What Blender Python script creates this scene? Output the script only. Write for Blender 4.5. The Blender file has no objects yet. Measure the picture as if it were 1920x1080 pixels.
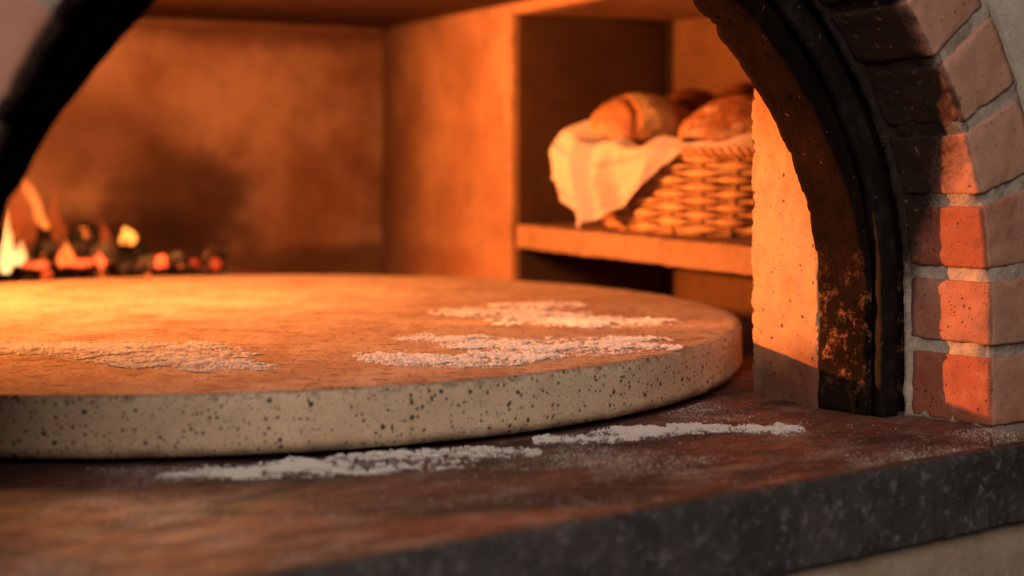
import bpy, bmesh, math, random
from mathutils import Vector, noise, Matrix
random.seed(7)
sc = bpy.context.scene
col = sc.collection
R = math.radians
# ---------------------------------------------------------------- frames
# metres; counter top is z = 0; camera stands at the world origin, CH above the counter, looking along +Y
F, HY, CH = 2900.0, 288.0, 0.2079
PHI, PSI = R(35), R(26.4)
Ad = Vector((-math.sin(PHI), math.cos(PHI), 0)); Bd = Vector((math.cos(PHI), math.sin(PHI), 0))   # oven front frame
As = Vector((-math.sin(PSI), math.cos(PSI), 0)); Ns = Vector((math.cos(PSI), math.sin(PSI), 0))   # side wall frame
P0 = Vector((0.2505, 1.2637, 0))
ZT = 0.0479                                   # top of the baking stone

def FP(b, a, z=0.0): return P0 + Bd * b + Ad * a + Vector((0, 0, z))
def on(x, y, z):                               # where a sight line meets the level z
    t = F * (CH - z) / (y - HY); return Vector(((x - 960) / F * t, t, z))
def at(x, y, Y): return Vector(((x - 960) / F * Y, Y, CH - (y - HY) * Y / F))

def fbm(p, oct=4, s=1.0, H=0.5):
    v = 0; a = 1; q = p * s
    for _ in range(oct):
        v += a * noise.noise(q); q = q * 2.07 + Vector((3.1, 1.7, 5.3)); a *= H
    return v
def sstep(a, b, x):
    t = min(1, max(0, (x - a) / (b - a))); return t * t * (3 - 2 * t)
def lerp_pts(pts, x):
    if x <= pts[0][0]: return pts[0][1]
    for (a, b), (c, d) in zip(pts, pts[1:]):
        if x <= c:
            t = (x - a) / (c - a); t = t * t * (3 - 2 * t); return b + (d - b) * t
    return pts[-1][1]

# ---------------------------------------------------------------- object helpers
def empty(name, loc, label, cat, group=None):
    o = bpy.data.objects.new(name, None); col.objects.link(o); o.location = loc
    o.empty_display_size = .02
    o['label'] = label; o['category'] = cat
    if group: o['group'] = group
    return o
def tag(o, label, cat, group=None, kind=None):
    o['label'] = label; o['category'] = cat
    if group: o['group'] = group
    if kind: o['kind'] = kind
    return o
def build(name, bm, mats, parent=None, loc=None, smooth=True, fix=True):
    """world-space bmesh -> ONE mesh object whose origin is loc (or its parent's place)"""
    me = bpy.data.meshes.new(name)
    base = Vector(loc) if loc is not None else (parent.matrix_world.translation.copy() if False else Vector((0, 0, 0)))
    if parent is not None:
        q = parent; off = Vector((0, 0, 0))
        while q is not None: off += q.location; q = q.parent
        base = off if loc is None else Vector(loc)
    bmesh.ops.translate(bm, verts=bm.verts, vec=-base)
    if fix: bmesh.ops.recalc_face_normals(bm, faces=bm.faces)
    bm.to_mesh(me); bm.free()
    for m in (mats if isinstance(mats, (list, tuple)) else [mats]): me.materials.append(m)
    for p in me.polygons: p.use_smooth = smooth
    o = bpy.data.objects.new(name, me); col.objects.link(o)
    if parent is not None: o.parent = parent; o.location = base - off
    else: o.location = base
    return o

def rbox(bm, o, U, V, W, step=.02, amp=.0, rnd=.003, ns=12, chip=0.0):
    """box o + [0,1]U + [0,1]V + [0,1]W, subdivided, rounded and roughened"""
    ls = [U.length, V.length, W.length]; ax = [U.normalized(), V.normalized(), W.normalized()]
    n = [max(1, int(round(l / step))) for l in ls]
    def pos(k):
        res = []
        for L, m in zip(ls, n):
            r = min(rnd, L * .3)
            res.append([0, r * .35] + [r + (L - 2 * r) * i / m for i in range(m + 1)] + [L - r * .35, L])
        return res
    g = pos(0); N = [len(x) for x in g]
    cache = {}
    def vert(i, j, k):
        key = (i, j, k)
        if key in cache: return cache[key]
        c = [g[0][i], g[1][j], g[2][k]]
        r = [min(rnd, L * .3) for L in ls]
        core = [min(max(c[q], r[q]), ls[q] - r[q]) for q in range(3)]
        d = Vector([c[q] - core[q] for q in range(3)])
        if d.length > 1e-9:
            m = max(abs(d[q]) / r[q] for q in range(3))
            d = d.normalized() * (min(r) * m)
        p3 = [core[q] + d[q] for q in range(3)]
        ctr = Vector(p3) - Vector(ls) * .5
        w = o + ax[0] * p3[0] + ax[1] * p3[1] + ax[2] * p3[2]
        if amp:
            nn = sum((ax[q] * (1 if ctr[q] > 0 else -1) * (1 if abs(c[q]) < 1e-9 or abs(c[q] - ls[q]) < 1e-9 else 0) for q in range(3)), Vector())
            edge = sum(1 for q in range(3) if c[q] < r[q] * 1.01 or c[q] > ls[q] - r[q] * 1.01)
            if nn.length > 0:
                nn.normalize()
                w = w + nn * (fbm(w, 4, ns) * amp - (max(0, fbm(w + Vector((9, 9, 9)), 3, ns * 6)) * chip if edge > 1 else 0))
        v = bm.verts.new(w); cache[key] = v; return v
    def quad(a, b, c, d):
        try: bm.faces.new((a, b, c, d))
        except ValueError: pass
    for i in (0, N[0] - 1):
        for j in range(N[1] - 1):
            for k in range(N[2] - 1): quad(vert(i, j, k), vert(i, j + 1, k), vert(i, j + 1, k + 1), vert(i, j, k + 1))
    for j in (0, N[1] - 1):
        for i in range(N[0] - 1):
            for k in range(N[2] - 1): quad(vert(i, j, k), vert(i + 1, j, k), vert(i + 1, j, k + 1), vert(i, j, k + 1))
    for k in (0, N[2] - 1):
        for j in range(N[1] - 1):
            for i in range(N[0] - 1): quad(vert(i, j, k), vert(i + 1, j, k), vert(i + 1, j + 1, k), vert(i, j + 1, k))

def prism(bm, pts, z0, z1):
    lo = [bm.verts.new((p[0], p[1], z0)) for p in pts]; hi = [bm.verts.new((p[0], p[1], z1)) for p in pts]
    bm.faces.new(lo); bm.faces.new(hi)
    for i in range(len(pts)):
        j = (i + 1) % len(pts); bm.faces.new((lo[i], lo[j], hi[j], hi[i]))

def tube(bm, pts, rad, seg=10, closed=False, flat=1.0, caps=True):
    n = len(pts); rings = []
    rads = rad if isinstance(rad, (list, tuple)) else [rad] * n
    up = Vector((0, 0, 1)); prev = None
    for i, p in enumerate(pts):
        a = pts[(i - 1) % n] if closed or i > 0 else p; b = pts[(i + 1) % n] if closed or i < n - 1 else p
        t = (b - a).normalized()
        if prev is None:
            u = t.cross(up if abs(t.z) < .9 else Vector((1, 0, 0))).normalized()
        else: u = (prev - t * prev.dot(t)).normalized()
        prev = u; v = t.cross(u)
        rings.append([bm.verts.new(p + (u * math.cos(2 * math.pi * k / seg) * flat + v * math.sin(2 * math.pi * k / seg)) * rads[i]) for k in range(seg)])
    m = n if closed else n - 1
    for i in range(m):
        A_, B_ = rings[i], rings[(i + 1) % n]
        for k in range(seg): bm.faces.new((A_[k], A_[(k + 1) % seg], B_[(k + 1) % seg], B_[k]))
    if not closed and caps:
        bm.faces.new(rings[0]); bm.faces.new(rings[-1])

# ---------------------------------------------------------------- arch path
RX, RY, SP = .345, .30, .10
def arch(t, rho):
    """path parameter t: 0..1 right jamb, 1..2 arch, 2..3 left jamb -> (b, z)"""
    if t <= 1: return (rho, SP * t)
    if t >= 2: return (-2 * RX - rho, SP * (3 - t))
    th = min(math.pi - 1e-4, max(1e-4, (t - 1) * math.pi)); E_ = 1.143 - .11 * sstep(.002, .006, rho)
    def c(a):
        x, y = math.cos(a), math.sin(a)
        return (RX * math.copysign(abs(x) ** E_, x), RY * max(0, y) ** E_)
    p, q0, q1 = c(th), c(th - 5e-5), c(th + 5e-5)
    dx, dz = q1[0] - q0[0], q1[1] - q0[1]; l = math.hypot(dx, dz)
    return (-RX + p[0] + rho * dz / l, SP + p[1] - rho * dx / l)
_tab = [(0.0, 0.0)]
def _mk():
    N = 3000; p = arch(0, .036); s = 0
    for i in range(1, N + 1):
        t = 3 * i / N; q = arch(t, .036); s += math.hypot(q[0] - p[0], q[1] - p[1]); p = q; _tab.append((s, t))
_mk()
ARC_LEN = _tab[-1][0]
def t_of(s):
    lo, hi = 0, len(_tab) - 1
    while hi - lo > 1:
        m = (lo + hi) // 2
        if _tab[m][0] < s: lo = m
        else: hi = m
    (s0, t0), (s1, t1) = _tab[lo], _tab[hi]
    return t0 + (t1 - t0) * (s - s0) / max(1e-9, s1 - s0)
def sweep(bm, prof, step=.006, s0=0, s1=None, disp=None, z0=0.0):
    """closed profile of (rho, a) swept along the arch"""
    s1 = ARC_LEN if s1 is None else s1
    n = max(1, int((s1 - s0) / step)); rings = []
    for i in range(n + 1):
        t = t_of(s0 + (s1 - s0) * i / n); ring = []
        for k, (rho, a) in enumerate(prof):
            b, z = arch(t, rho); p = FP(b, a, z)
            if disp: p = disp(p, rho, a, t, k)
            ring.append(bm.verts.new(p))
        rings.append(ring)
    m = len(prof)
    for i in range(n):
        for k in range(m): bm.faces.new((rings[i][k], rings[i][(k + 1) % m], rings[i + 1][(k + 1) % m], rings[i + 1][k]))
    bm.faces.new(rings[0]); bm.faces.new(rings[-1])
def sub_profile(pts, step):
    out = []
    for i in range(len(pts)):
        a, b = pts[i], pts[(i + 1) % len(pts)]
        n = max(1, int(math.hypot(b[0] - a[0], b[1] - a[1]) / step)) if math.hypot(b[0]-a[0], b[1]-a[1]) < .12 else 4
        for k in range(n): out.append((a[0] + (b[0] - a[0]) * k / n, a[1] + (b[1] - a[1]) * k / n))
    return out

# ---------------------------------------------------------------- materials
class Mat:
    def __init__(s, name, rough=.8, spec=.3):
        s.m = bpy.data.materials.new(name); s.m.use_nodes = True
        s.nt = s.m.node_tree; s.nt.nodes.clear()
        s.out = s.n('ShaderNodeOutputMaterial'); s.p = s.n('ShaderNodeBsdfPrincipled')
        s.l(s.p.outputs[0], s.out.inputs[0])
        s.p.inputs['Roughness'].default_value = rough; s.p.inputs['Specular IOR Level'].default_value = spec
        s.geo = s.n('ShaderNodeNewGeometry').outputs['Position']
    def n(s, t, **kw):
        x = s.nt.nodes.new(t)
        for k, v in kw.items(): setattr(x, k, v)
        return x
    def l(s, a, b): s.nt.links.new(a, b)
    def put(s, sock, v):
        if hasattr(v, 'is_linked') or hasattr(v, 'links'): s.l(v, sock)
        elif isinstance(v, (tuple, list)) and len(v) == 3 and len(sock.default_value) == 4: sock.default_value = (*v, 1)
        else: sock.default_value = v
    def map(s, scale=(1, 1, 1), rot=(0, 0, 0), loc=(0, 0, 0), src=None):
        x = s.n('ShaderNodeMapping'); s.l(src or s.geo, x.inputs[0])
        x.inputs['Scale'].default_value = scale; x.inputs['Rotation'].default_value = rot; x.inputs['Location'].default_value = loc
        return x.outputs[0]
    def noise(s, scale, detail=5, rough=.55, vec=None, dist=0):
        x = s.n('ShaderNodeTexNoise'); s.l(vec or s.geo, x.inputs['Vector'])
        x.inputs['Scale'].default_value = scale; x.inputs['Detail'].default_value = detail
        x.inputs['Roughness'].default_value = rough; x.inputs['Distortion'].default_value = dist
        return x.outputs[0]
    def voro(s, scale, vec=None, feat='F1', rnd=1):
        x = s.n('ShaderNodeTexVoronoi'); x.feature = feat; s.l(vec or s.geo, x.inputs['Vector'])
        x.inputs['Scale'].default_value = scale; x.inputs['Randomness'].default_value = rnd
        return x
    def ramp(s, f, a, b, ca=0.0, cb=1.0):
        x = s.n('ShaderNodeMapRange'); x.interpolation_type = 'SMOOTHSTEP'; s.put(x.inputs[0], f)
        for i, v in zip((1, 2, 3, 4), (a, b, ca, cb)): s.put(x.inputs[i], v)
        return x.outputs[0]
    def math(s, op, a, b=0.0, c=0.0):
        x = s.n('ShaderNodeMath'); x.operation = op; s.put(x.inputs[0], a); s.put(x.inputs[1], b); s.put(x.inputs[2], c); return x.outputs[0]
    def mix(s, f, a, b):
        x = s.n('ShaderNodeMix'); x.data_type = 'RGBA'; s.put(x.inputs[0], f); s.put(x.inputs[6], a); s.put(x.inputs[7], b); return x.outputs[2]
    def sep(s, v=None):
        x = s.n('ShaderNodeSeparateXYZ'); s.l(v or s.geo, x.inputs[0]); return x.outputs
    def bump(s, h, strength=.4, dist=.002, prev=None):
        x = s.n('ShaderNodeBump'); x.inputs['Strength'].default_value = strength; x.inputs['Distance'].default_value = dist
        s.l(h, x.inputs['Height'])
        if prev: s.l(prev, x.inputs['Normal'])
        return x.outputs[0]
    def done(s, color, normal=None, rough=None):
        s.put(s.p.inputs['Base Color'], color)
        if normal is not None: s.l(normal, s.p.inputs['Normal'])
        if rough is not None: s.put(s.p.inputs['Roughness'], rough)
        return s.m
    def blob(s, c, r, nz=0.5, ns=8):
        """stain and shade mask round world point c with radii r, ragged by noise"""
        x = s.n('ShaderNodeVectorMath', operation='SUBTRACT'); s.l(s.geo, x.inputs[0]); x.inputs[1].default_value = c
        y = s.n('ShaderNodeVectorMath', operation='DIVIDE'); s.l(x.outputs[0], y.inputs[0]); y.inputs[1].default_value = r
        z = s.n('ShaderNodeVectorMath', operation='LENGTH'); s.l(y.outputs[0], z.inputs[0])
        d = s.math('ADD', z.outputs['Value'], s.math('MULTIPLY', s.math('SUBTRACT', s.noise(ns, 6, .6), .5), nz * 2))
        return s.ramp(d, 1.15, .45)

def pits(M, scale, r0, vec=None, keep=.5):
    """round pits of varied size: 1 inside a pit"""
    if vec is None:
        nz = M.n('ShaderNodeTexNoise'); nz.inputs['Scale'].default_value = scale * 2.2; nz.inputs['Detail'].default_value = 4; M.l(M.geo, nz.inputs['Vector'])
        s1 = M.n('ShaderNodeVectorMath', operation='SCALE'); M.l(nz.outputs['Color'], s1.inputs[0]); s1.inputs['Scale'].default_value = .55 / scale
        a1 = M.n('ShaderNodeVectorMath', operation='ADD'); M.l(M.geo, a1.inputs[0]); M.l(s1.outputs[0], a1.inputs[1]); vec = a1.outputs[0]
    v = M.voro(scale, vec)
    c = M.sep(v.outputs['Color'])
    rad = M.ramp(c[0], 1 - keep, 1.0, 0.0, r0)
    return M.math('GREATER_THAN', M.math('SUBTRACT', rad, v.outputs['Distance']), 0.0), M.ramp(M.math('SUBTRACT', rad, v.outputs['Distance']), -.02, .08)

def mat_stone():
    M = Mat('cast_stone', .9, .03)
    wob = M.n('ShaderNodeVectorMath', operation='ADD')
    nz = M.n('ShaderNodeTexNoise'); nz.inputs['Scale'].default_value = 300; M.l(M.geo, nz.inputs['Vector'])
    sc_ = M.n('ShaderNodeVectorMath', operation='SCALE'); M.l(nz.outputs['Color'], sc_.inputs[0]); sc_.inputs['Scale'].default_value = .0022
    M.l(M.geo, wob.inputs[0]); M.l(sc_.outputs[0], wob.inputs[1]); V = wob.outputs[0]
    n1 = M.noise(7, 6, .6); n2 = M.noise(45, 6, .6); n3 = M.noise(400, 4, .7)
    base = M.mix(M.ramp(n1, .35, .65), (.55, .42, .285), (.66, .52, .365))
    base = M.mix(M.ramp(n2, .45, .75, 0, .45), base, (.42, .30, .20))
    base = M.mix(M.ramp(n3, .4, .75, 0, .3), base, (.25, .17, .11))
    _, big = pits(M, 150, .31, None, .6); _, mid = pits(M, 250, .36, None, .9); _, sml = pits(M, 430, .38, None, .6)
    z = M.sep()[2]
    nsep = M.n('ShaderNodeSeparateXYZ'); gg = M.n('ShaderNodeNewGeometry'); M.l(gg.outputs['True Normal'], nsep.inputs[0])
    topf = M.ramp(nsep.outputs[2], .5, .9)
    # worn reddish baked face on top
    topc = M.mix(M.ramp(M.noise(16, 8, .65), .4, .66), (.48, .37, .28), (.37, .25, .175))
    topc = M.mix(M.ramp(M.noise(60, 6, .7, M.map((1, 1.6, 1))), .52, .64, 0, .7), topc, (.17, .085, .055))
    topc = M.mix(M.ramp(M.noise(210, 5, .75), .56, .64, 0, .65), topc, (.10, .06, .045))
    topc = M.mix(M.ramp(M.noise(9, 7, .7, M.map((1, 2.2, 1), loc=(2, 5, 0))), .55, .66, 0, .5), topc, (.16, .075, .04))
    base = M.mix(topf, base, topc)
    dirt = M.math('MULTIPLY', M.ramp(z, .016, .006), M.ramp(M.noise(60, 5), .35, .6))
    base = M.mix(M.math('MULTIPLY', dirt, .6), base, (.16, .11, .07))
    edge = M.math('MULTIPLY', M.ramp(z, ZT - .007, ZT - .0015), M.math('SUBTRACT', 1.0, topf))
    base = M.mix(M.math('MULTIPLY', edge, M.ramp(M.noise(110, 5), .45, .62, 0, .6)), base, (.10, .10, .10))
    p = M.math('MAXIMUM', M.math('MAXIMUM', M.math('MULTIPLY', big, .95), M.math('MULTIPLY', mid, .85)), M.math('MULTIPLY', sml, .6))
    p2 = M.math('MULTIPLY', p, M.ramp(topf, 0, 1, 1.0, .8))
    colr = M.mix(p2, base, (.075, .062, .05))
    h = M.math('SUBTRACT', M.math('MULTIPLY', n3, .35), p)
    return M.done(colr, M.bump(h, .5, .0012, M.bump(n2, .4, .002)))

def mat_plaster(name='fired_plaster', c0=(.42, .235, .12), c1=(.30, .15, .07), stain_shade=(), pit=.45, pscale=120):
    M = Mat(name, .88, .2)
    n1 = M.noise(5, 7, .6, dist=.3); n2 = M.noise(26, 7, .65); n3 = M.noise(260, 4, .7)
    c = M.mix(M.ramp(n1, .35, .65), c0, c1)
    c = M.mix(M.ramp(n2, .5, .72, 0, .5), c, tuple(x * .6 for x in c1))
    for (ctr, rad, colr, k) in stain_shade:
        c = M.mix(M.math('MULTIPLY', M.blob(ctr, rad, .6, 10), k), c, colr)
    _, mid = pits(M, pscale * 1.5, .30, None, .30); _, sml = pits(M, pscale * 3.2, .36, None, .4)
    p = M.math('MAXIMUM', mid, M.math('MULTIPLY', sml, .6))
    c = M.mix(M.math('MULTIPLY', p, pit * 1.6), c, (.05, .028, .015))
    h = M.math('SUBTRACT', M.math('ADD', M.math('MULTIPLY', n3, .3), M.math('MULTIPLY', n2, .8)), p)
    return M.done(c, M.bump(h, .55, .002))

def mat_soot_plaster():
    M = Mat('sooty_arch_plaster', .9, .02)
    z = M.sep()[2]
    n1 = M.noise(14, 8, .65, M.map((1, 1, .5))); n2 = M.noise(70, 8, .7); n3 = M.noise(260, 5, .7)
    c = M.mix(M.ramp(n1, .35, .65), (.006, .004, .003), (.014, .0075, .005))
    # flaked low part where bare plaster shows
    low = M.ramp(M.math('ADD', z, M.math('MULTIPLY', M.math('SUBTRACT', n1, .5), .16)), .135, .05)
    fl = M.math('MULTIPLY', M.math('MULTIPLY', M.ramp(n2, .47, .62), M.ramp(M.noise(190, 5, .8), .42, .60)), low)
    c = M.mix(fl, c, (.26, .125, .07))
    c = M.mix(M.math('MULTIPLY', M.ramp(M.noise(150, 6, .7), .65, .70), .8), c, (.34, .15, .07))
    blk = M.ramp(M.math('ADD', z, M.math('MULTIPLY', M.math('SUBTRACT', M.noise(40, 5), .5), .05)), .045, .015)
    c = M.mix(M.math('MULTIPLY', blk, .75), c, (.012, .009, .007))
    v = M.voro(120, M.map((1, 1, .6), loc=(.3, .1, 0))); cr = M.sep(v.outputs['Color'])
    pit = M.ramp(M.math('SUBTRACT', M.ramp(cr[0], .70, 1, 0, .26), v.outputs['Distance']), -.01, .06)
    c = M.mix(pit, c, (.002, .0015, .001))
    h = M.math('ADD', M.math('SUBTRACT', M.math('MULTIPLY', n3, .5), M.math('MULTIPLY', pit, 1.5)), M.math('MULTIPLY', n2, 1.2))
    return M.done(c, M.bump(h, .7, .0022), M.ramp(n2, .3, .7, .7, .9))

def mat_iron():
    M = Mat('blackened_iron', .8, .05)
    n1 = M.noise(40, 7, .65); n2 = M.noise(260, 5, .7, M.map((1, 1, .4)))
    c = M.mix(M.ramp(n1, .45, .68), (.010, .009, .0085), (.030, .024, .021))
    c = M.mix(M.ramp(M.noise(90, 7, .7), .64, .70, 0, .6), c, (.13, .10, .09))
    M.p.inputs['Metallic'].default_value = .1
    return M.done(c, M.bump(M.math('ADD', n2, n1), .6, .0015), M.ramp(n1, .3, .7, .6, .85))

def mat_brick():
    M = Mat('red_brick', .85, .25)
    n1 = M.noise(9, 6, .6); n2 = M.noise(55, 8, .7); n3 = M.noise(340, 4, .7)
    at_ = M.n('ShaderNodeAttribute', attribute_name='tint').outputs['Fac']
    c = M.mix(M.ramp(M.math('ADD', n1, M.math('MULTIPLY', M.math('SUBTRACT', at_, .5), .75)), .3, .7), (.30, .095, .055), (.42, .21, .145))
    c = M.mix(M.ramp(n2, .5, .75, 0, .6), c, (.46, .28, .205))
    c = M.mix(M.ramp(M.noise(24, 6, .7), .58, .72, 0, .45), c, (.15, .055, .035))
    c = M.mix(M.math('MULTIPLY', M.ramp(M.noise(17, 9, .75, M.map(loc=(4, 4, 1))), .50, .68), .55), c, (.13, .065, .05))
    _, sml = pits(M, 230, .32, None, .28); _, s2 = pits(M, 520, .36, None, .3)
    pt = M.math('MAXIMUM', sml, s2)
    c = M.mix(M.math('MULTIPLY', pt, .75), c, (.06, .025, .02))
    rv0 = M.n('ShaderNodeAttribute', attribute_name='reveal').outputs['Fac']
    face = M.math('MULTIPLY', M.ramp(rv0, .02, -.10), M.ramp(M.noise(20, 6, .65), .25, .6, .15, .7))
    c = M.mix(face, c, (.52, .30, .215))
    c, soot = soot_of(M, c)
    M.soot = soot
    h = M.math('SUBTRACT', M.math('ADD', M.math('MULTIPLY', n2, 1.2), M.math('MULTIPLY', n3, .35)), pt)
    return M.done(c, M.bump(h, .6, .0018))
def soot_of(M, c):
    """soot the fire has left on the arch reveal: 'reveal' is 1 at the iron, 0 at the outer corner, -1 far out on the face"""
    rv = M.n('ShaderNodeAttribute', attribute_name='reveal').outputs['Fac']
    z = M.sep()[2]
    w = M.math('MULTIPLY', M.math('SUBTRACT', M.noise(34, 10, .78), .5), 1.0)
    h = M.ramp(z, .06, .27)                     # thicker soot higher up
    thr = M.math('SUBTRACT', 1.15, M.math('MULTIPLY', h, 1.22))
    xs = M.sep()[0]
    h2 = M.math('ADD', M.ramp(z, .33, .44), M.math('MULTIPLY', M.ramp(xs, -.1, -.2), .5))
    thr = M.math('SUBTRACT', thr, M.math('MULTIPLY', h2, 1.7))
    rv2 = M.ramp(rv, -.45, .0, -1.2, 0.0)
    rv = M.math('ADD', M.math('MAXIMUM', rv, 0.0), rv2)
    s = M.ramp(M.math('SUBTRACT', M.math('ADD', rv, w), thr), -.22, .26)
    flake = M.ramp(M.noise(120, 6, .75), .60, .66)
    s = M.math('MULTIPLY', s, M.math('SUBTRACT', 1.0, M.math('MULTIPLY', flake, .5)))
    return M.mix(M.math('MULTIPLY', s, .97), c, (.012, .007, .005)), s
def mat_mortar():
    M = Mat('lime_mortar', .9, .15)
    n1 = M.noise(30, 8, .7); n2 = M.noise(160, 6, .7)
    c = M.mix(M.ramp(n1, .35, .65), (.50, .43, .36), (.31, .25, .21))
    c = M.mix(M.ramp(n2, .58, .72, 0, .7), c, (.14, .11, .095))
    c, _ = soot_of(M, c)
    return M.done(c, M.bump(M.math('ADD', n2, n1), .8, .003))

def mat_counter_top():
    M = Mat('terracotta_slab', .6, .35)
    v = M.map((1, 1, 1), (0, 0, -PHI))
    x = M.sep(v)
    st = M.map((1, 2.2, 1), (0, 0, 0), src=v)
    n1 = M.noise(7, 8, .62, st); n2 = M.noise(26, 8, .68, st, .4); n3 = M.noise(220, 5, .7)
    c = M.mix(M.ramp(n1, .38, .60), (.046, .026, .022), (.145, .060, .042))
    c = M.mix(M.ramp(n2, .48, .66, 0, .7), c, (.06, .043, .038))
    c = M.mix(M.ramp(M.noise(13, 7, .66, M.map((1, 2.0, 1), loc=(3, 1, 0), src=v)), .48, .66, 0, .6), c, (.27, .19, .165))
    c = M.mix(M.ramp(M.noise(48, 6, .7, M.map((1, 3, 1), loc=(1, 7, 0), src=v)), .56, .70, 0, .55), c, (.40, .28, .24))
    # pale mortar dust washed along the foot of the brick pier
    ya = FP(0, -.150).dot(Ad)
    # local v is (along Bd, along Ad)
    dd = M.math('ABSOLUTE', M.math('SUBTRACT', x[1], ya))
    wash = M.math('MULTIPLY', M.ramp(M.math('ADD', dd, M.math('MULTIPLY', M.math('SUBTRACT', n2, .5), .05)), .03, .004), M.ramp(x[0], FP(0.01, 0).dot(Bd), FP(.035, 0).dot(Bd)))
    c = M.mix(M.math('MULTIPLY', wash, .8), c, (.34, .29, .27))
    return M.done(c, M.bump(M.math('ADD', M.math('MULTIPLY', n3, .4), n2), .45, .0018), M.ramp(n2, .3, .7, .42, .72))
def mat_counter_edge():
    M = Mat('slate_edge', .5, .45)
    n1 = M.noise(18, 8, .65); n2 = M.noise(120, 7, .75); n3 = M.noise(380, 4, .7)
    c = M.mix(M.ramp(n1, .35, .65), (.030, .027, .027), (.068, .062, .060))
    c = M.mix(M.ramp(n2, .52, .64, 0, .75), c, (.20, .195, .205))
    c = M.mix(M.ramp(M.noise(9, 6, .7), .60, .72, 0, .5), c, (.13, .07, .05))
    return M.done(c, M.bump(M.math('ADD', n2, M.math('MULTIPLY', n3, .5)), .9, .003), M.ramp(n1, .3, .7, .35, .65))
def mat_simple(name, c0, c1, scale=30, rough=.8, spec=.3, bs=.5, bd=.001, det=6):
    M = Mat(name, rough, spec); n1 = M.noise(scale, det, .6); n2 = M.noise(scale * 6, 5, .7)
    c = M.mix(M.ramp(M.math('ADD', M.math('MULTIPLY', n1, .7), M.math('MULTIPLY', n2, .3)), .36, .64), c0, c1)
    return M.done(c, M.bump(M.math('ADD', n1, n2), bs, bd))
def mat_flour():
    M = Mat('flour', .95, .05)
    M.p.inputs['Sheen Weight'].default_value = .7; M.p.inputs['Sheen Roughness'].default_value = .45
    c = M.mix(M.noise(300, 4), (.90, .86, .82), (.82, .77, .72))
    M.p.inputs['Subsurface Weight'].default_value = .15; M.p.inputs['Subsurface Radius'].default_value = (1, .75, .6); M.p.inputs['Subsurface Scale'].default_value = .003
    d = M.n('ShaderNodeAttribute', attribute_name='cover').outputs['Fac']
    k = M.math('ADD', M.math('MULTIPLY', M.noise(1100, 4, .8), .75), M.math('MULTIPLY', M.noise(330, 4, .7), .55))
    M.l(M.ramp(M.math('ADD', d, M.math('SUBTRACT', k, .65)), .04, .38), M.p.inputs['Alpha'])
    return M.done(c)
def mat_linen():
    M = Mat('striped_linen', .9, .15)
    uv = M.n('ShaderNodeAttribute', attribute_name='weave').outputs['Vector']
    s = M.sep(uv)
    base = M.mix(M.noise(300, 3, .7), (.52, .43, .38), (.44, .36, .33))
    f = M.math('FRACT', M.math('MULTIPLY', s[0], 3.3)); f2 = M.math('FRACT', M.math('MULTIPLY', s[1], 3.0))
    st = M.math('MAXIMUM', M.ramp(M.math('ABSOLUTE', M.math('SUBTRACT', f, .5)), .15, .09), M.ramp(M.math('ABSOLUTE', M.math('SUBTRACT', f2, .5)), .10, .05))
    c = M.mix(M.math('MULTIPLY', st, .42), base, (.17, .165, .25))
    w = M.n('ShaderNodeTexWave'); M.l(uv, w.inputs[0]); w.inputs['Scale'].default_value = 60
    w2 = M.n('ShaderNodeTexWave'); w2.bands_direction = 'Y'; M.l(uv, w2.inputs[0]); w2.inputs['Scale'].default_value = 60
    return M.done(c, M.bump(M.math('ADD', w.outputs['Fac'], w2.outputs['Fac']), .25, .0005))
def mat_crust(name, dark, mid, pale, dust=.0):
    M = Mat(name, .55, .35)
    sc_ = M.n('ShaderNodeAttribute', attribute_name='score').outputs['Fac']
    n1 = M.noise(22, 6, .6); n2 = M.noise(90, 6, .7)
    c = M.mix(M.ramp(n1, .35, .65), dark, mid)
    c = M.mix(M.ramp(n2, .55, .72, 0, .4), c, tuple(x * .55 for x in dark))
    if dust: c = M.mix(M.math('MULTIPLY', M.ramp(M.noise(60, 7, .75), .50, .66), dust), c, (.72, .62, .52))
    cr = M.mix(M.ramp(M.noise(110, 5, .7), .5, .68, 0, .6), pale, tuple(x * .55 for x in pale))
    c = M.mix(sc_, c, cr)
    v = M.voro(140)
    return M.done(c, M.bump(M.math('ADD', n2, M.math('MULTIPLY', v.outputs['Distance'], sc_)), .6, .002))
def mat_glow(name, colr, strength, char=(.02, .015, .013), lo=.45, hi=.6, scale=35, core=False):
    """charred wood with glowing patches"""
    M = Mat(name, .85, .2); n = M.noise(scale, 5, .6); n2 = M.noise(110, 6, .7)
    c = M.mix(M.ramp(n2, .5, .7), char, (.10, .085, .08)); M.done(c, M.bump(n2, .8, .004))
    M.put(M.p.inputs['Emission Color'], colr)
    e = M.math('MULTIPLY', M.ramp(n, lo, hi), strength)
    if core:
        lw = M.n('ShaderNodeLayerWeight'); lw.inputs[0].default_value = .4
        e = M.math('MULTIPLY', e, M.ramp(lw.outputs['Facing'], .15, 1.0, 1.35, .12))
    M.l(e, M.p.inputs['Emission Strength'])
    return M.m
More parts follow.
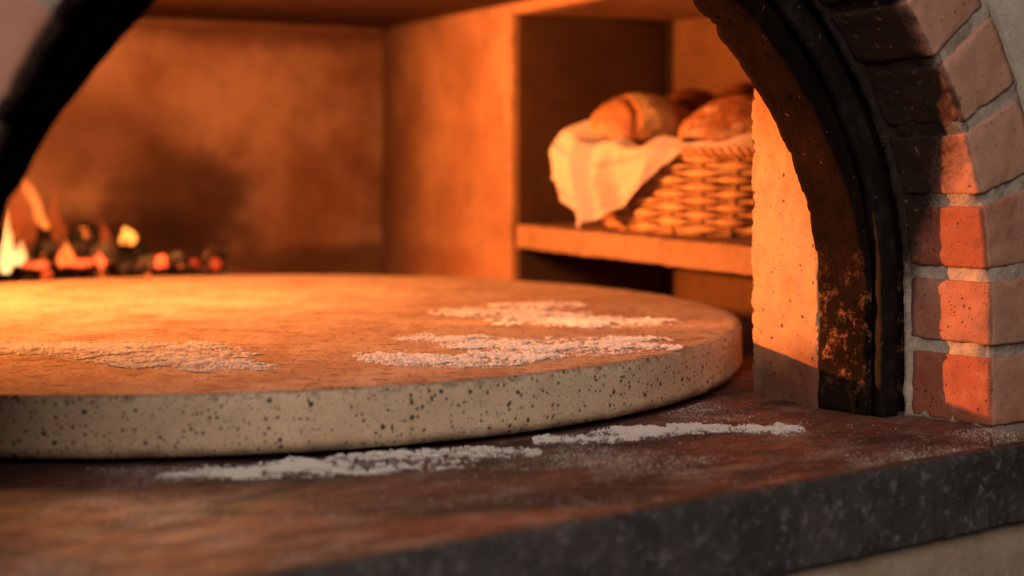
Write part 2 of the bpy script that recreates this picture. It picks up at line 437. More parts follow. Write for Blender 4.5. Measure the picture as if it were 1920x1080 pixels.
def mat_flame(name, c_in, c_out, strength, dens=.9):
    # soft edged, streaky glowing gas
    m = bpy.data.materials.new(name); m.use_nodes = True; nt = m.node_tree; nt.nodes.clear()
    N = nt.nodes.new; L = nt.links.new
    out = N('ShaderNodeOutputMaterial'); mix = N('ShaderNodeMixShader'); tr = N('ShaderNodeBsdfTransparent'); em = N('ShaderNodeEmission')
    lw = N('ShaderNodeLayerWeight'); lw.inputs[0].default_value = .35
    hgt = N('ShaderNodeAttribute'); hgt.attribute_name = 'rise'
    cr = N('ShaderNodeMix'); cr.data_type = 'RGBA'; cr.inputs[6].default_value = (*c_in, 1); cr.inputs[7].default_value = (*c_out, 1)
    L(hgt.outputs['Fac'], cr.inputs[0]); L(cr.outputs[2], em.inputs[0]); em.inputs[1].default_value = strength
    a = N('ShaderNodeMath'); a.operation = 'SUBTRACT'; a.inputs[0].default_value = 1; L(lw.outputs['Facing'], a.inputs[1])
    p = N('ShaderNodeMath'); p.operation = 'POWER'; L(a.outputs[0], p.inputs[0]); p.inputs[1].default_value = 1.4
    q = N('ShaderNodeMath'); q.operation = 'MULTIPLY'; L(p.outputs[0], q.inputs[0])
    fade = N('ShaderNodeMapRange'); fade.inputs[1].default_value = .5; fade.inputs[2].default_value = 1.0; fade.inputs[3].default_value = dens; fade.inputs[4].default_value = .12
    L(hgt.outputs['Fac'], fade.inputs[0]); L(fade.outputs[0], q.inputs[1])
    g = N('ShaderNodeNewGeometry'); mp = N('ShaderNodeMapping'); mp.inputs['Scale'].default_value = (1, 1, .3); L(g.outputs['Position'], mp.inputs[0])
    nz = N('ShaderNodeTexNoise'); nz.inputs['Scale'].default_value = 90; nz.inputs['Detail'].default_value = 3; L(mp.outputs[0], nz.inputs['Vector'])
    nr = N('ShaderNodeMapRange'); nr.inputs[1].default_value = .3; nr.inputs[2].default_value = .6; nr.inputs[3].default_value = .35; L(nz.outputs[0], nr.inputs[0])
    w_ = N('ShaderNodeMath'); w_.operation = 'MULTIPLY'; L(q.outputs[0], w_.inputs[0]); L(nr.outputs[0], w_.inputs[1])
    L(w_.outputs[0], mix.inputs[0]); L(tr.outputs[0], mix.inputs[1]); L(em.outputs[0], mix.inputs[2]); L(mix.outputs[0], out.inputs[0])
    return m

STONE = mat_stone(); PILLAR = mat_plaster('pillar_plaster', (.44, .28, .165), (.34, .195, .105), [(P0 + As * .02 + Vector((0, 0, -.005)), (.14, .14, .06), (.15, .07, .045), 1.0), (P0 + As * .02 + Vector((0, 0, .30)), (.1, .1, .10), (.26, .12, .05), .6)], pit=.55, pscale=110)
sw = []  # soot marks by the fire; further patches darken parts of the walls
bw = at(350, 380, 2.37)
patches_back = [(bw, (.13, .15, .10), (.035, .013, .008), .8), (at(230, 470, 2.35), (.24, .2, .07), (.04, .016, .01), .85),
               (at(190, 260, 2.35), (.16, .2, .08), (.10, .045, .022), .5), (at(640, 490, 2.5), (.30, .2, .035), (.07, .028, .014), .75),
               (at(500, 40, 2.45), (.45, .3, .05), (.09, .032, .016), .7)]  # last two darken the foot and the top of the wall
BACK = mat_plaster('back_wall_plaster', (.46, .27, .17), (.24, .11, .055), patches_back, .25, 60)
SIDE = mat_plaster('side_wall_plaster', (.30, .17, .10), (.20, .10, .055),
                   [(at(700, 200, 2.56), (.07, .09, .4), (.14, .06, .03), .55), (at(830, 490, 2.35), (.11, .22, .03), (.15, .055, .03), .6),  # first patch paints the dimmer light towards the corner; others darken foot and top
                    (at(760, 10, 2.5), (.16, .3, .05), (.13, .05, .025), .6)], .45, 75)
SOOTP = mat_soot_plaster(); IRON = mat_iron(); BRICK = mat_brick(); MORTAR = mat_mortar()
CTOP = mat_counter_top(); CEDGE = mat_counter_edge()
PLINTH = mat_simple('beige_render', (.40, .32, .24), (.31, .24, .18), 25, .9, .15, .5, .002)
FACADE = mat_simple('pale_render', (.50, .46, .40), (.40, .36, .31), 30, .9, .15, .6, .002)
NICHE = mat_plaster('recess_shade_plaster', (.10, .050, .022), (.065, .032, .013), pit=.3, pscale=75)  # shade of the recess painted in as a darker plaster tone
SHELF = mat_plaster('shelf_stone', (.26, .15, .09), (.20, .11, .06), pit=.35, pscale=130)
CEIL = mat_simple('sooty_ceiling', (.07, .028, .015), (.04, .018, .011), 12, .9, .15, .5, .003)
FLOUR = mat_flour(); LINEN = mat_linen()
WICKER = mat_simple('willow', (.50, .29, .13), (.33, .16, .06), 35, .55, .4, .5, .0006)
WICKER2 = mat_simple('dark_willow', (.34, .18, .08), (.22, .11, .045), 35, .55, .4, .5, .0006)

# ---------------------------------------------------------------- the oven chamber
def wbox(bm, s0, s1, n0, n1, z0, z1, **k):
    rbox(bm, P_W + As * s0 + Ns * n0 + Vector((0, 0, z0)), As * (s1 - s0), Ns * (n1 - n0), Vector((0, 0, z1 - z0)), **k)
P_W = Vector((.354, 1.412, 0))
CZ = .414
ct = empty('counter', FP(-.3, -.19, -.056), 'dark slate edged oven counter with a floury red-brown terracotta top under the round stone', 'counter')
bm = bmesh.new()
pts = [FP(-1.7, -.188), FP(.95, -.188), FP(.95, 1.4), FP(-1.7, 1.4)]
# top as a fine sheet near the mouth so that it can be uneven
prism(bm, [(p.x, p.y) for p in pts], -.054, 0.0)
build('top', bm, CTOP, ct, smooth=False)
bm = bmesh.new()
rbox(bm, FP(-1.7, -.196, -.056), Bd * 2.65, Ad * .0078, Vector((0, 0, .0562)), step=.006, amp=.0011, rnd=.0028, ns=60, chip=.0012)
build('front_edge', bm, CEDGE, ct)
bm = bmesh.new()
rbox(bm, FP(-1.7, -.186, -.6), Bd * 2.65, Ad * .3, Vector((0, 0, .543)), step=.03, amp=.001, rnd=.003)
tag(build('plinth', bm, PLINTH, loc=FP(-.3, -.18, -.6)), 'beige rendered base wall under the dark counter edge at bottom right', 'base wall')

# right wall with its niche
bm = bmesh.new()
wbox(bm, .80, 1.62, 0, .3, -.01, CZ + .02, step=.012, amp=.0028, rnd=.005, ns=14, chip=.004)
wbox(bm, -.02, .797, 0, .3, .399, CZ + .02, step=.02, amp=.0015, rnd=.004)
sw_ = empty('side_wall', P_W + As * 1.0, 'x', 'wall')
build('wall', bm, SIDE, sw_)
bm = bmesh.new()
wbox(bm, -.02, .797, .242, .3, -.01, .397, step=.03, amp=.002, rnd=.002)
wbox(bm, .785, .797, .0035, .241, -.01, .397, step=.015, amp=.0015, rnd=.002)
build('recess_shade_lining', bm, NICHE, sw_)  # thin plates added to carry the painted shade of the recess
tag(sw_, 'orange lit plaster side wall of the oven with an open recess for the shelf', 'wall')
# back wall
Bw = Vector((.85, .5, 0)).normalized(); cb = Vector((-.216, 2.56, 0))
bm = bmesh.new()
rbox(bm, cb + Bw * .05 + Vector((0, 0, -.01)), -Bw * 1.5, Vector((-Bw.y, Bw.x, 0)) * .1, Vector((0, 0, CZ + .03)), step=.02, amp=.004, rnd=.004, ns=8)
tag(build('back_wall', bm, BACK, loc=cb - Bw * .6), 'rust coloured plaster back wall of the oven with a black soot stain above the embers', 'wall')
# left wall, out of the picture
bm = bmesh.new()
lw0 = Vector((-.292, 1.536, 0)) - Ns * .80 - As * .75
rbox(bm, lw0 + Vector((0, 0, -.01)), As * 1.6, -Ns * .1, Vector((0, 0, CZ + .03)), step=.05, amp=.002)
tag(build('oven_wall', bm, BACK, loc=lw0), 'soot darkened left side wall of the oven behind the black iron arch', 'wall')
# ceiling
bm = bmesh.new()
q = [FP(-1.2, -.02), FP(.5, -.02), P_W + Ns * .35 + As * 1.5, cb - Bw * 1.6 + Vector((-.05, .1, 0))]
prism(bm, [(p.x, p.y) for p in q], CZ, CZ + .06)
cl = build('ceiling', bm, CEIL, loc=Vector((-.2, 1.8, CZ)), smooth=False); cl['kind'] = 'structure'
# lintel beam along the back wall
bm = bmesh.new()
rbox(bm, cb + Vector((Bw.y, -Bw.x, 0)) * .035 - Bw * 1.45 + Vector((0, 0, .402)), Bw * 1.44, Vector((-Bw.y, Bw.x, 0)) * .03, Vector((0, 0, .011)), step=.03, amp=.001, rnd=.003)
tag(build('ledge', bm, BACK, loc=cb - Bw * .6 + Vector((0, 0, .402))), 'narrow dark plaster ledge along the top of the oven back wall', 'ledge')

# pillar
bm = bmesh.new()
rbox(bm, P0 + Vector((0, 0, -.01)) + Ns * .0 + As * .0015, As * .0925, Ns * .42, Vector((0, 0, CZ + .02)), step=.0035, amp=.0024, rnd=.002, ns=50, chip=.005)
tag(build('pillar', bm, PILLAR, loc=P0 + As * .045), 'pale pitted plaster pillar glowing orange between the bread recess and the black arch', 'pillar')

# ---------------------------------------------------------------- arch rings
def rough(amp, ns, chip=0):
    def d(p, rho, a, t, k):
        w = fbm(p, 4, ns) * amp
        b2, z2 = arch(t, rho + w); q = FP(b2, a, z2)
        q += Ad * fbm(p + Vector((4, 2, 8)), 3, ns) * amp * .7
        return q
    return d
bm = bmesh.new()
prof = sub_profile([(0, -.0005), (.002, -.0495), (.46, -.0495), (.46, -.0005)], .0045)
def dd(p, rho, a, t, k):
    if rho > .004: return p
    edge = sstep(-.010, 0, a)
    w = fbm(p, 5, 40) * .0016 + edge * (max(0, fbm(p + Vector((5, 5, 5)), 4, 90)) * .0028)
    b2, z2 = arch(t, rho + w); return FP(b2, a, z2)
sweep(bm, prof, .004, disp=dd)
tag(build('plaster_arch', bm, SOOTP, loc=FP(-RX, 0)), 'dark brown scorched plaster arch ring, flaking, just inside the black iron arch', 'arch')
bm = bmesh.new()
prof = [(.0065, -.0508), (.0065, -.0600), (.0069, -.0610), (.0080, -.0616), (.012, -.0619), (.018, -.0622), (.0235, -.0622), (.0243, -.0612), (.0243, -.0508)]
sweep(bm, prof, .005, disp=rough(.0006, 45))
tag(build('iron_arch', bm, IRON, loc=FP(-RX, -.06)), 'black iron arch band framing the oven mouth in front of the bricks', 'arch')
# brick arch
ba = empty('brick_arch', FP(-RX, -.14), 'red brick arch with thick grey mortar joints around the oven mouth, soot blackened inside', 'brick arch')
PITCH = .0572; GAP = .0100
def reveal_attr(bm, lay, rho, a):
    return (a + .141) / .075 if rho < .045 and a > -.139 else -(rho - .038) / .03 - (0 if a < -.13 else 0)
bm = bmesh.new(); lay = bm.verts.layers.float.new('reveal'); lt = bm.verts.layers.float.new('tint')
nb = int(round(ARC_LEN / PITCH)); PITCH = ARC_LEN / nb
rnd_ = random.Random(3)
core = [(.0335, -.067), (.038, -.141), (.1065, -.141), (.1065, -.067)]
for i in range(nb):
    s0 = i * PITCH + (0.001 if i == 0 else GAP / 2); s1 = (i + 1) * PITCH - GAP / 2
    tint = rnd_.random(); jr = rnd_.uniform(-.0015, .0015); ja = rnd_.uniform(-.0016, .0014); tw = rnd_.uniform(-.02, .02)
    pr = sub_profile(core, .005)
    n = 11; rings = []
    rb = .0019
    ss = [0, .0008, .0025] + [.0025 + (s1 - s0 - .005) * k / n for k in range(1, n)] + [s1 - s0 - .0025, s1 - s0 - .0008, s1 - s0]
    seed = Vector((i * 3.7, i * 1.3, 0))
    for m, sl in enumerate(ss):
        t = t_of(s0 + sl); ring = []
        e = min(sl, s1 - s0 - sl); pull = rb * (1 - math.sqrt(max(0, 1 - (1 - min(1, e / rb)) ** 2)))
        for (rho, a) in pr:
            # round the long corner
            r2, a2 = rho + jr, a + ja
            cr, ca = max(rho, .038 + rb), max(a, -.141 + rb)
            if rho < .038 + rb and a < -.141 + rb * 1.5:
                v = Vector((rho - cr, a - ca)); 
                if v.length > rb: v = v.normalized() * rb; r2 = cr + v.x + jr; a2 = ca + v.y + ja
            if rho < .06: r2 += pull
            a2 += pull if a < -.13 else 0
            b, z = arch(t, r2); p = FP(b, a2, z)
            w = fbm(p + seed, 5, 60) * .0014 - max(0, fbm(p + seed, 4, 150)) * (.0036 if (e < .004 or (rho < .046 and a < -.132)) else .0004)
            b, z = arch(t, r2 - (w if rho < .06 and a > -.139 else 0)); p = FP(b, a2 - (w if a < -.135 else 0), z)
            vv = bm.verts.new(p); vv[lay] = reveal_attr(bm, lay, rho, a); vv[lt] = tint; ring.append(vv)
        rings.append(ring)
    M_ = len(pr)
    for x in range(len(rings) - 1):
        for k in range(M_): bm.faces.new((rings[x][k], rings[x][(k + 1) % M_], rings[x + 1][(k + 1) % M_], rings[x + 1][k]))
    bm.faces.new(rings[0]); bm.faces.new(rings[-1])
build('brick', bm, BRICK, ba)
bm = bmesh.new(); lay = bm.verts.layers.float.new('reveal')
prof = sub_profile([(.0275, -.0655), (.0355, -.070), (.0405, -.1372), (.112, -.1372), (.112, -.0655)], .004)
s1_ = ARC_LEN; n = int(s1_ / .0028); rings = []
for i in range(n + 1):
    t = t_of(s1_ * i / n); ring = []
    for (rho, a) in prof:
        b, z = arch(t, rho); p = FP(b, a, z)
        w = fbm(p, 5, 80) * .0020
        r2, a2 = rho, a
        if rho < .042: r2 -= w
        if a < -.136: a2 -= w
        if rho < .042 and a < -.13: r2 += .0015; a2 += .0015
        b, z = arch(t, r2); v = bm.verts.new(FP(b, a2, z)); v[lay] = reveal_attr(bm, lay, rho, a); ring.append(v)
    rings.append(ring)
for i in range(n):
    for k in range(len(prof)): bm.faces.new((rings[i][k], rings[i][(k + 1) % len(prof)], rings[i + 1][(k + 1) % len(prof)], rings[i + 1][k]))
bm.faces.new(rings[0]); bm.faces.new(rings[-1])
build('mortar', bm, MORTAR, ba)
bm = bmesh.new()
prof = [(.1125, -.0655), (.1125, -.140), (.115, -.1425), (.2, -.1425), (.3, -.1425), (.455, -.1425), (.455, -.0655)]
sweep(bm, prof, .008, disp=rough(.0016, 30))
tag(build('facade', bm, FACADE, loc=FP(.2, -.14)), 'pale grey rendered oven front outside the ring of bricks at top right', 'wall')

# ---------------------------------------------------------------- baking stone
DC = Vector((-.2922, 1.5357, 0)); DR = .5144
bs = empty('baking_stone', DC, 'large round speckled baking stone with a thick beige edge lying on the counter', 'baking stone')
bm = bmesh.new()
prof = [(0, ZT), (.2, ZT), (.35, ZT), (.44, ZT), (.49, ZT), (.504, ZT), (DR - .0035, ZT), (DR - .0016, ZT - .0005), (DR - .0005, ZT - .0016), (DR, ZT - .004)]
prof += [(DR + .0004, z) for z in (.040, .034, .028, .022, .016, .012)] + [(DR - .001, .0095), (DR - .003, .0068), (DR - .007, .005), (DR - .02, .0043), (0, .004)]
NS = 720; rings = []
for (r, z) in prof:
    if r == 0: rings.append([bm.verts.new((DC.x, DC.y, z))]); continue
    ring = []
    for k in range(NS):
        th = 2 * math.pi * k / NS; d = Vector((math.cos(th), math.sin(th), 0)); p = DC + d * r; p.z = z
        if r > .5:
            w = fbm(p, 4, 25) * .0009 - max(0, fbm(p, 3, 170)) * (.0016 if (z > ZT - .003 or z < .012) else .0005)
            p += d * w
            if z > ZT - .002: p.z -= max(0, fbm(p, 3, 140)) * .0007
        ring.append(bm.verts.new(p))
    rings.append(ring)
for A_, B_ in zip(rings, rings[1:]):
    for k in range(NS):
        k2 = (k + 1) % NS
        if len(A_) == 1: bm.faces.new((A_[0], B_[k], B_[k2]))
        elif len(B_) == 1: bm.faces.new((A_[k], A_[k2], B_[0]))
        else: bm.faces.new((A_[k], A_[k2], B_[k2], B_[k]))
build('stone_slab', bm, STONE, bs)
bm = bmesh.new()
bmesh.ops.create_cone(bm, cap_ends=True, segments=96, radius1=DR - .022, radius2=DR - .022, depth=.0041, matrix=Matrix.Translation(DC + Vector((0, 0, .00205))))
build('footing', bm, IRON, bs, smooth=False)

# ---------------------------------------------------------------- flour
def flour(name, strokes, z, label, grains=9000, hmax=.004, step=.0008, seed=1, gsz=(.0002, .00052), thr=.0, jit=.0005):
    rnd = random.Random(seed)
    W = []
    for st in strokes:
        W.append([(on(x, y, z), w, k) for (x, y, w, k) in st])
    def field(p):
        best = 0
        for st in W:
            for (a, wa, ka), (b, wb, kb) in zip(st, st[1:]):
                ab = b - a; t = min(1, max(0, (p - a).dot(ab) / max(1e-12, ab.length_squared)))
                d = (p - (a + ab * t)).length; w = wa + (wb - wa) * t
                w *= 3.6; v = max(0, 1 - d / w) * min(1.1, ka + (kb - ka) * t) * .87
                if v > best: best = v
        return best
    xs = [p.x for st in W for p, w, k in st]; ys = [p.y for st in W for p, w, k in st]; wm = max(w for st in W for p, w, k in st)
    x0, x1, y0, y1 = min(xs) - wm, max(xs) + wm, min(ys) - wm, max(ys) + wm
    def flz(p): return fbm(Vector((p.x * .75 + seed, p.y, 0)), 3, 34) * 1.15 + fbm(Vector((p.x, p.y + seed, 0)), 6, 110, .85) * 1.0
    bm = bmesh.new()
    nx, ny = int((x1 - x0) / step), int((y1 - y0) / step); g = {}
    hh = {}
    for i in range(nx + 1):
        for j in range(ny + 1):
            p = Vector((x0 + (x1 - x0) * i / nx, y0 + (y1 - y0) * j / ny, z)); f_ = field(p)
            if f_ <= 0: continue
            h = f_ + flz(p) - .71 - thr
            if h > -.60:
                cl = max(0, fbm(p * 1.0 + Vector((0, 0, seed)), 3, 260))
                hp = max(0, min(1, h * 1.3))
                hh[(i, j)] = (.00022 + hp ** .7 * hmax * (.5 + .9 * cl) + rnd.random() ** 2 * (.00008 + jit * hp), h)
    cv = bm.verts.layers.float.new('cover')
    for (i, j), (h, c_) in hh.items():
        v = bm.verts.new((x0 + (x1 - x0) * i / nx, y0 + (y1 - y0) * j / ny, z + h)); v[cv] = .06 + c_ * .50 if c_ < 0 else .06 + c_ * .9; g[(i, j)] = v
    for (i, j) in list(hh):
        k = [(i, j), (i + 1, j), (i + 1, j + 1), (i, j + 1)]
        if all(q in hh for q in k): bm.faces.new([g[q] for q in k])
    for v in [v for v in bm.verts if not v.link_faces]: bm.verts.remove(v)
    # loose grains and crumbs thrown round the heap
    made = 0; tries = 0
    while made < grains and tries < grains * 40:
        tries += 1
        p = Vector((rnd.uniform(x0 - wm, x1 + wm), rnd.uniform(y0 - wm * .6, y1 + wm * .6), z)); 
        f_ = field(p); 
        if f_ <= 0:
            # sparse outliers
            dmin = min((p - q).length / (w * 3.2) for st in W for q, w, k in st)
            if rnd.random() > .06 * max(0, 1 - dmin): continue
        else:
            pr = min(1, max(.02 * f_, (f_ + flz(p) * .9 - .38 - thr)) * 1.8)
            if rnd.random() > pr: continue
        r = rnd.uniform(*gsz) * (1.9 if rnd.random() < .035 else 1)
        hz = min(1, max(0, (f_ + flz(p) - .71 - thr) * 1.3)) ** .7 * hmax if f_ > 0 else 0
        c = p + Vector((0, 0, min(hmax, hz) + r * .5))
        q = [Vector((rnd.uniform(-1, 1), rnd.uniform(-1, 1), rnd.uniform(-1, 1))).normalized() * r for _ in range(2)]
        vs = [bm.verts.new(c + d) for d in (Vector((r, 0, -.2 * r)) + q[0] * .3, Vector((-.5 * r, .87 * r, -.2 * r)) + q[1] * .3, Vector((-.5 * r, -.87 * r, -.2 * r)), Vector((0, 0, r)) + q[0] * .3)]
        for v_ in vs: v_[cv] = 2.0
        for a, b, c_ in ((0, 1, 3), (1, 2, 3), (2, 0, 3)): bm.faces.new((vs[a], vs[b], vs[c_]))
        made += 1
    ctr = W[0][0][0]
    o = build(name, bm, FLOUR, loc=Vector((ctr.x, ctr.y, z)), fix=False)
    tag(o, label, 'flour', kind='stuff')
flour('flour', [[(-20, 655, .015, 1.0), (120, 650, .015, 1.1), (240, 658, .019, 1.25), (330, 674, .016, 1.2), (410, 685, .011, 1.1), (470, 689, .006, .8)],
                [(230, 648, .012, 1), (320, 652, .011, .9), (410, 660, .011, .5)]], ZT,
      'white flour scattered across the left half of the round baking stone', 70000, .0010, seed=2, jit=.00034)
flour('flour', [[(700, 669, .007, .9), (770, 676, .010, 1.1), (850, 680, .012, 1.15), (930, 672, .012, 1.1), (1000, 658, .012, 1.1)],
                [(790, 634, .008, .7), (870, 640, .012, 1.1), (980, 652, .018, 1.3), (1090, 650, .018, 1.25), (1180, 640, .011, .95), (1215, 652, .008, .4)],
                [(880, 586, .012, .8), (960, 588, .017, 1.0), (1040, 600, .020, 1.1), (1120, 605, .017, 1.05), (1210, 604, .010, .7)],
                [(970, 575, .009, .6), (1050, 572, .009, .5)]], ZT,
      'white flour in ragged drifts across the right half of the round baking stone', 90000, .0012, seed=5, jit=.00034)
flour('flour', [[(345, 895, .006, .8), (420, 888, .0075, 1.05), (520, 880, .0085, 1.15), (600, 868, .0065, 1.0), (700, 860, .007, 1.15), (800, 852, .006, 1.0), (900, 848, .006, .95), (970, 850, .005, .9)],
                [(600, 884, .006, .3), (720, 876, .007, .3), (840, 868, .006, .3)]], 0.0,
      'line of white flour on the counter along the front foot of the round stone', 26000, .0018, seed=9)
flour('flour', [[(1040, 828, .006, .5), (1120, 824, .006, .85), (1210, 812, .008, 1.15), (1300, 803, .0065, 1.15), (1380, 803, .005, .9), (1470, 807, .007, .45)]], 0.0,
      'small drift of white flour on the counter right of the round stone', 26000, .0018, seed=13)
bm = bmesh.new(); cv = bm.verts.layers.float.new('cover'); rd = random.Random(41); made = 0
while made < 16000:
    b, a = rd.uniform(-.80, .30), rd.uniform(-.186, .30); p = FP(b, a)
    if (p - DC).length < DR - .004: continue
    k = max(0, fbm(p, 4, 11) + .05) ** 1.5 * 2.2 + .02 + max(0, fbm(p + Vector((0, 5, 0)), 3, 45)) * .15
    if rd.random() > k: continue
    if b > -.02 and a > -.13: continue
    r = rd.uniform(.00018, .00045) * (2 if rd.random() < .02 else 1)
    vs = [bm.verts.new(p + Vector(d) * r) for d in ((1, rd.uniform(-.4, .4), -.1), (-.5, .87, -.1), (-.5, -.87, -.1), (rd.uniform(-.4, .4), 0, .9))]
    for v_ in vs: v_[cv] = 2.0
    for q in ((0, 1, 3), (1, 2, 3), (2, 0, 3)): bm.faces.new([vs[x] for x in q])
    made += 1
tag(build('flour_dust', bm, FLOUR, loc=FP(-.3, -.1), fix=False), 'fine loose flour dust sprinkled thinly over the red counter', 'flour dust', kind='stuff')

# ---------------------------------------------------------------- shelf
bm = bmesh.new()
wbox(bm, .0, .784, .0, .241, .0795, .1105, step=.005, amp=.0012, rnd=.002, ns=40, chip=.002)
tag(build('shelf', bm, SHELF, loc=P_W + As * .4 + Ns * .12 + Vector((0, 0, .08))), 'thick orange lit stone shelf in the recess carrying the bread basket', 'shelf')
SZ = .1108

# ---------------------------------------------------------------- basket
BC = P_W + As * .520 + Ns * .124; BC.z = SZ
LA, LB, BH = .205, .112, .100
bk = empty('bread_basket', BC, 'oval woven willow basket of bread on the stone shelf', 'basket')
def oval(th, k=1.0, z=0.0, off=0.0):
    p = BC + As * (LA * k * math.cos(th)) + Ns * (LB * k * math.sin(th))
    nn = (As * (math.cos(th) / LA) + Ns * (math.sin(th) / LB)).normalized()
    return p + nn * off + Vector((0, 0, z))
def flare(z): return .80 + .20 * (z / BH) ** .8 if z > 0 else .80
NST = 22; ROWS = 11
bm = bmesh.new()
rh = (BH - .010) / ROWS
for r in range(ROWS):
    z = .005 + rh * (r + .5); n = NST * 12; ring = []
    for i in range(n):
        th = 2 * math.pi * i / n; ph = math.cos(NST * th / 2 + r * math.pi)
        wz = z + noise.noise(Vector((th * 3, r * 7.1, 0))) * .0012
        off = .0026 * ph; hh_ = rh * (.24 + .34 * max(0, ph) ** .6) * (1 + .15 * noise.noise(Vector((th * 6, r * 3.3, 5))))
        c = oval(th, flare(wz), wz, off); nn = (oval(th, flare(wz), wz, off + .001) - c).normalized()
        ring.append([bm.verts.new(c + nn * math.cos(2 * math.pi * k / 8) * .0019 + Vector((0, 0, 1)) * math.sin(2 * math.pi * k / 8) * hh_) for k in range(8)])
    for i in range(n):
        a, b = ring[i], ring[(i + 1) % n]
        for k in range(8): bm.faces.new((a[k], a[(k + 1) % 8], b[(k + 1) % 8], b[k]))
build('weave', bm, WICKER, bk)
for i in range(NST):
    th = 2 * math.pi * i / NST + math.pi / NST * 0
    bm = bmesh.new()
    tube(bm, [oval(th, flare(BH * k / 6), BH * k / 6 + .001, 0) for k in range(7)], .0020, 7)
    build('stake', bm, WICKER2, bk)
bm = bmesh.new()
for k in range(3):
    n = 220; tube(bm, [oval(2 * math.pi * i / n, 1.0, BH - .001 + .0042 * math.sin(30 * 2 * math.pi * i / n + k * 2.094), .0042 * math.cos(30 * 2 * math.pi * i / n + k * 2.094)) for i in range(n)], .0037, 7, closed=True)
build('rim', bm, WICKER, bk)
bm = bmesh.new()
n = 60; lo = [bm.verts.new(oval(2 * math.pi * i / n, .79, .0008)) for i in range(n)]; hi = [bm.verts.new(oval(2 * math.pi * i / n, .80, .006)) for i in range(n)]
bm.faces.new(lo); bm.faces.new(hi)
for i in range(n): bm.faces.new((lo[i], lo[(i + 1) % n], hi[(i + 1) % n], hi[i]))
build('basket_base', bm, WICKER2, bk)

# ---------------------------------------------------------------- loaves
def loaf(c, ax, dirx, mat, label, score=None, seed=0, tilt=0):
    bm = bmesh.new(); lay = bm.verts.layers.float.new('score')
    bmesh.ops.create_icosphere(bm, subdivisions=6, radius=1)
    dx = Vector(dirx).normalized(); dz = Vector((0, 0, 1)); dy = dz.cross(dx)
    if tilt: Rm = Matrix.Rotation(tilt, 3, dx); dy = Rm @ dy; dz = Rm @ dz
    for v in bm.verts:
        u = v.co.copy(); s = 0; r = 1.0
        if u.z < 0: u.z *= .75
        if score and u.z > -.3:
            for (ang, offc, w, depth, cw) in score:
                q = u.x * math.cos(ang) + u.y * math.sin(ang) - offc
                q += .05 * noise.noise(Vector((u.x * 4, u.y * 4, seed)))
                k = 1 - abs(q) / w
                if k > 0:
                    fade = sstep(-.25, .25, u.z) 
                    kk = sstep(0, .35, k) * fade
                    s = max(s, kk * cw); r -= depth * kk
                ear = math.exp(-((abs(q) - w * 1.1) / (w * .28)) ** 2) * sstep(-.2, .3, u.z);
        r += fbm(u + Vector((seed, seed, 0)), 4, 1.6) * .05 + fbm(u + Vector((seed, 0, 0)), 3, 9) * .008
        v[lay] = s; u *= r
        v.co = Vector(c) + dx * u.x * ax[0] + dy * u.y * ax[1] + dz * u.z * ax[2]
    tag(build('bread_loaf', bm, mat, loc=Vector(c) - Vector((0, 0, ax[2] * .7))), label, 'bread', 'loaves in the bread basket')
C_A = mat_crust('golden_crust', (.25, .10, .035), (.38, .17, .065), (.62, .47, .27), .15)
C_B = mat_crust('dark_crust', (.07, .02, .01), (.11, .035, .015), (.3, .15, .06), .0)
C_C = mat_crust('floury_crust', (.22, .085, .03), (.32, .13, .05), (.5, .3, .15), .6)
loaf(at(1206, 246, 1.96), (.070, .058, .048), (1, -.15, 0), C_A, 'scored golden loaf at the left of the basket with pale crumb in its cuts', [(R(22), -.42, .07, .05, .0), (R(20), .02, .36, .015, .95)], 3)
loaf(at(1402, 262, 1.845), (.082, .058, .054), (1, .1, 0), C_C, 'round flour dusted loaf at the right of the basket, partly behind the pillar', None, 8)
loaf(at(1300, 232, 2.03), (.050, .046, .046), (1, .2, 0), C_B, 'dark brown loaf behind the scored and the flour dusted loaves', None, 14)
loaf(at(1392, 215, 2.02), (.040, .04, .042), (1, .2, 0), C_B, 'rearmost dark loaf whose top just shows behind the flour dusted loaf', None, 19)

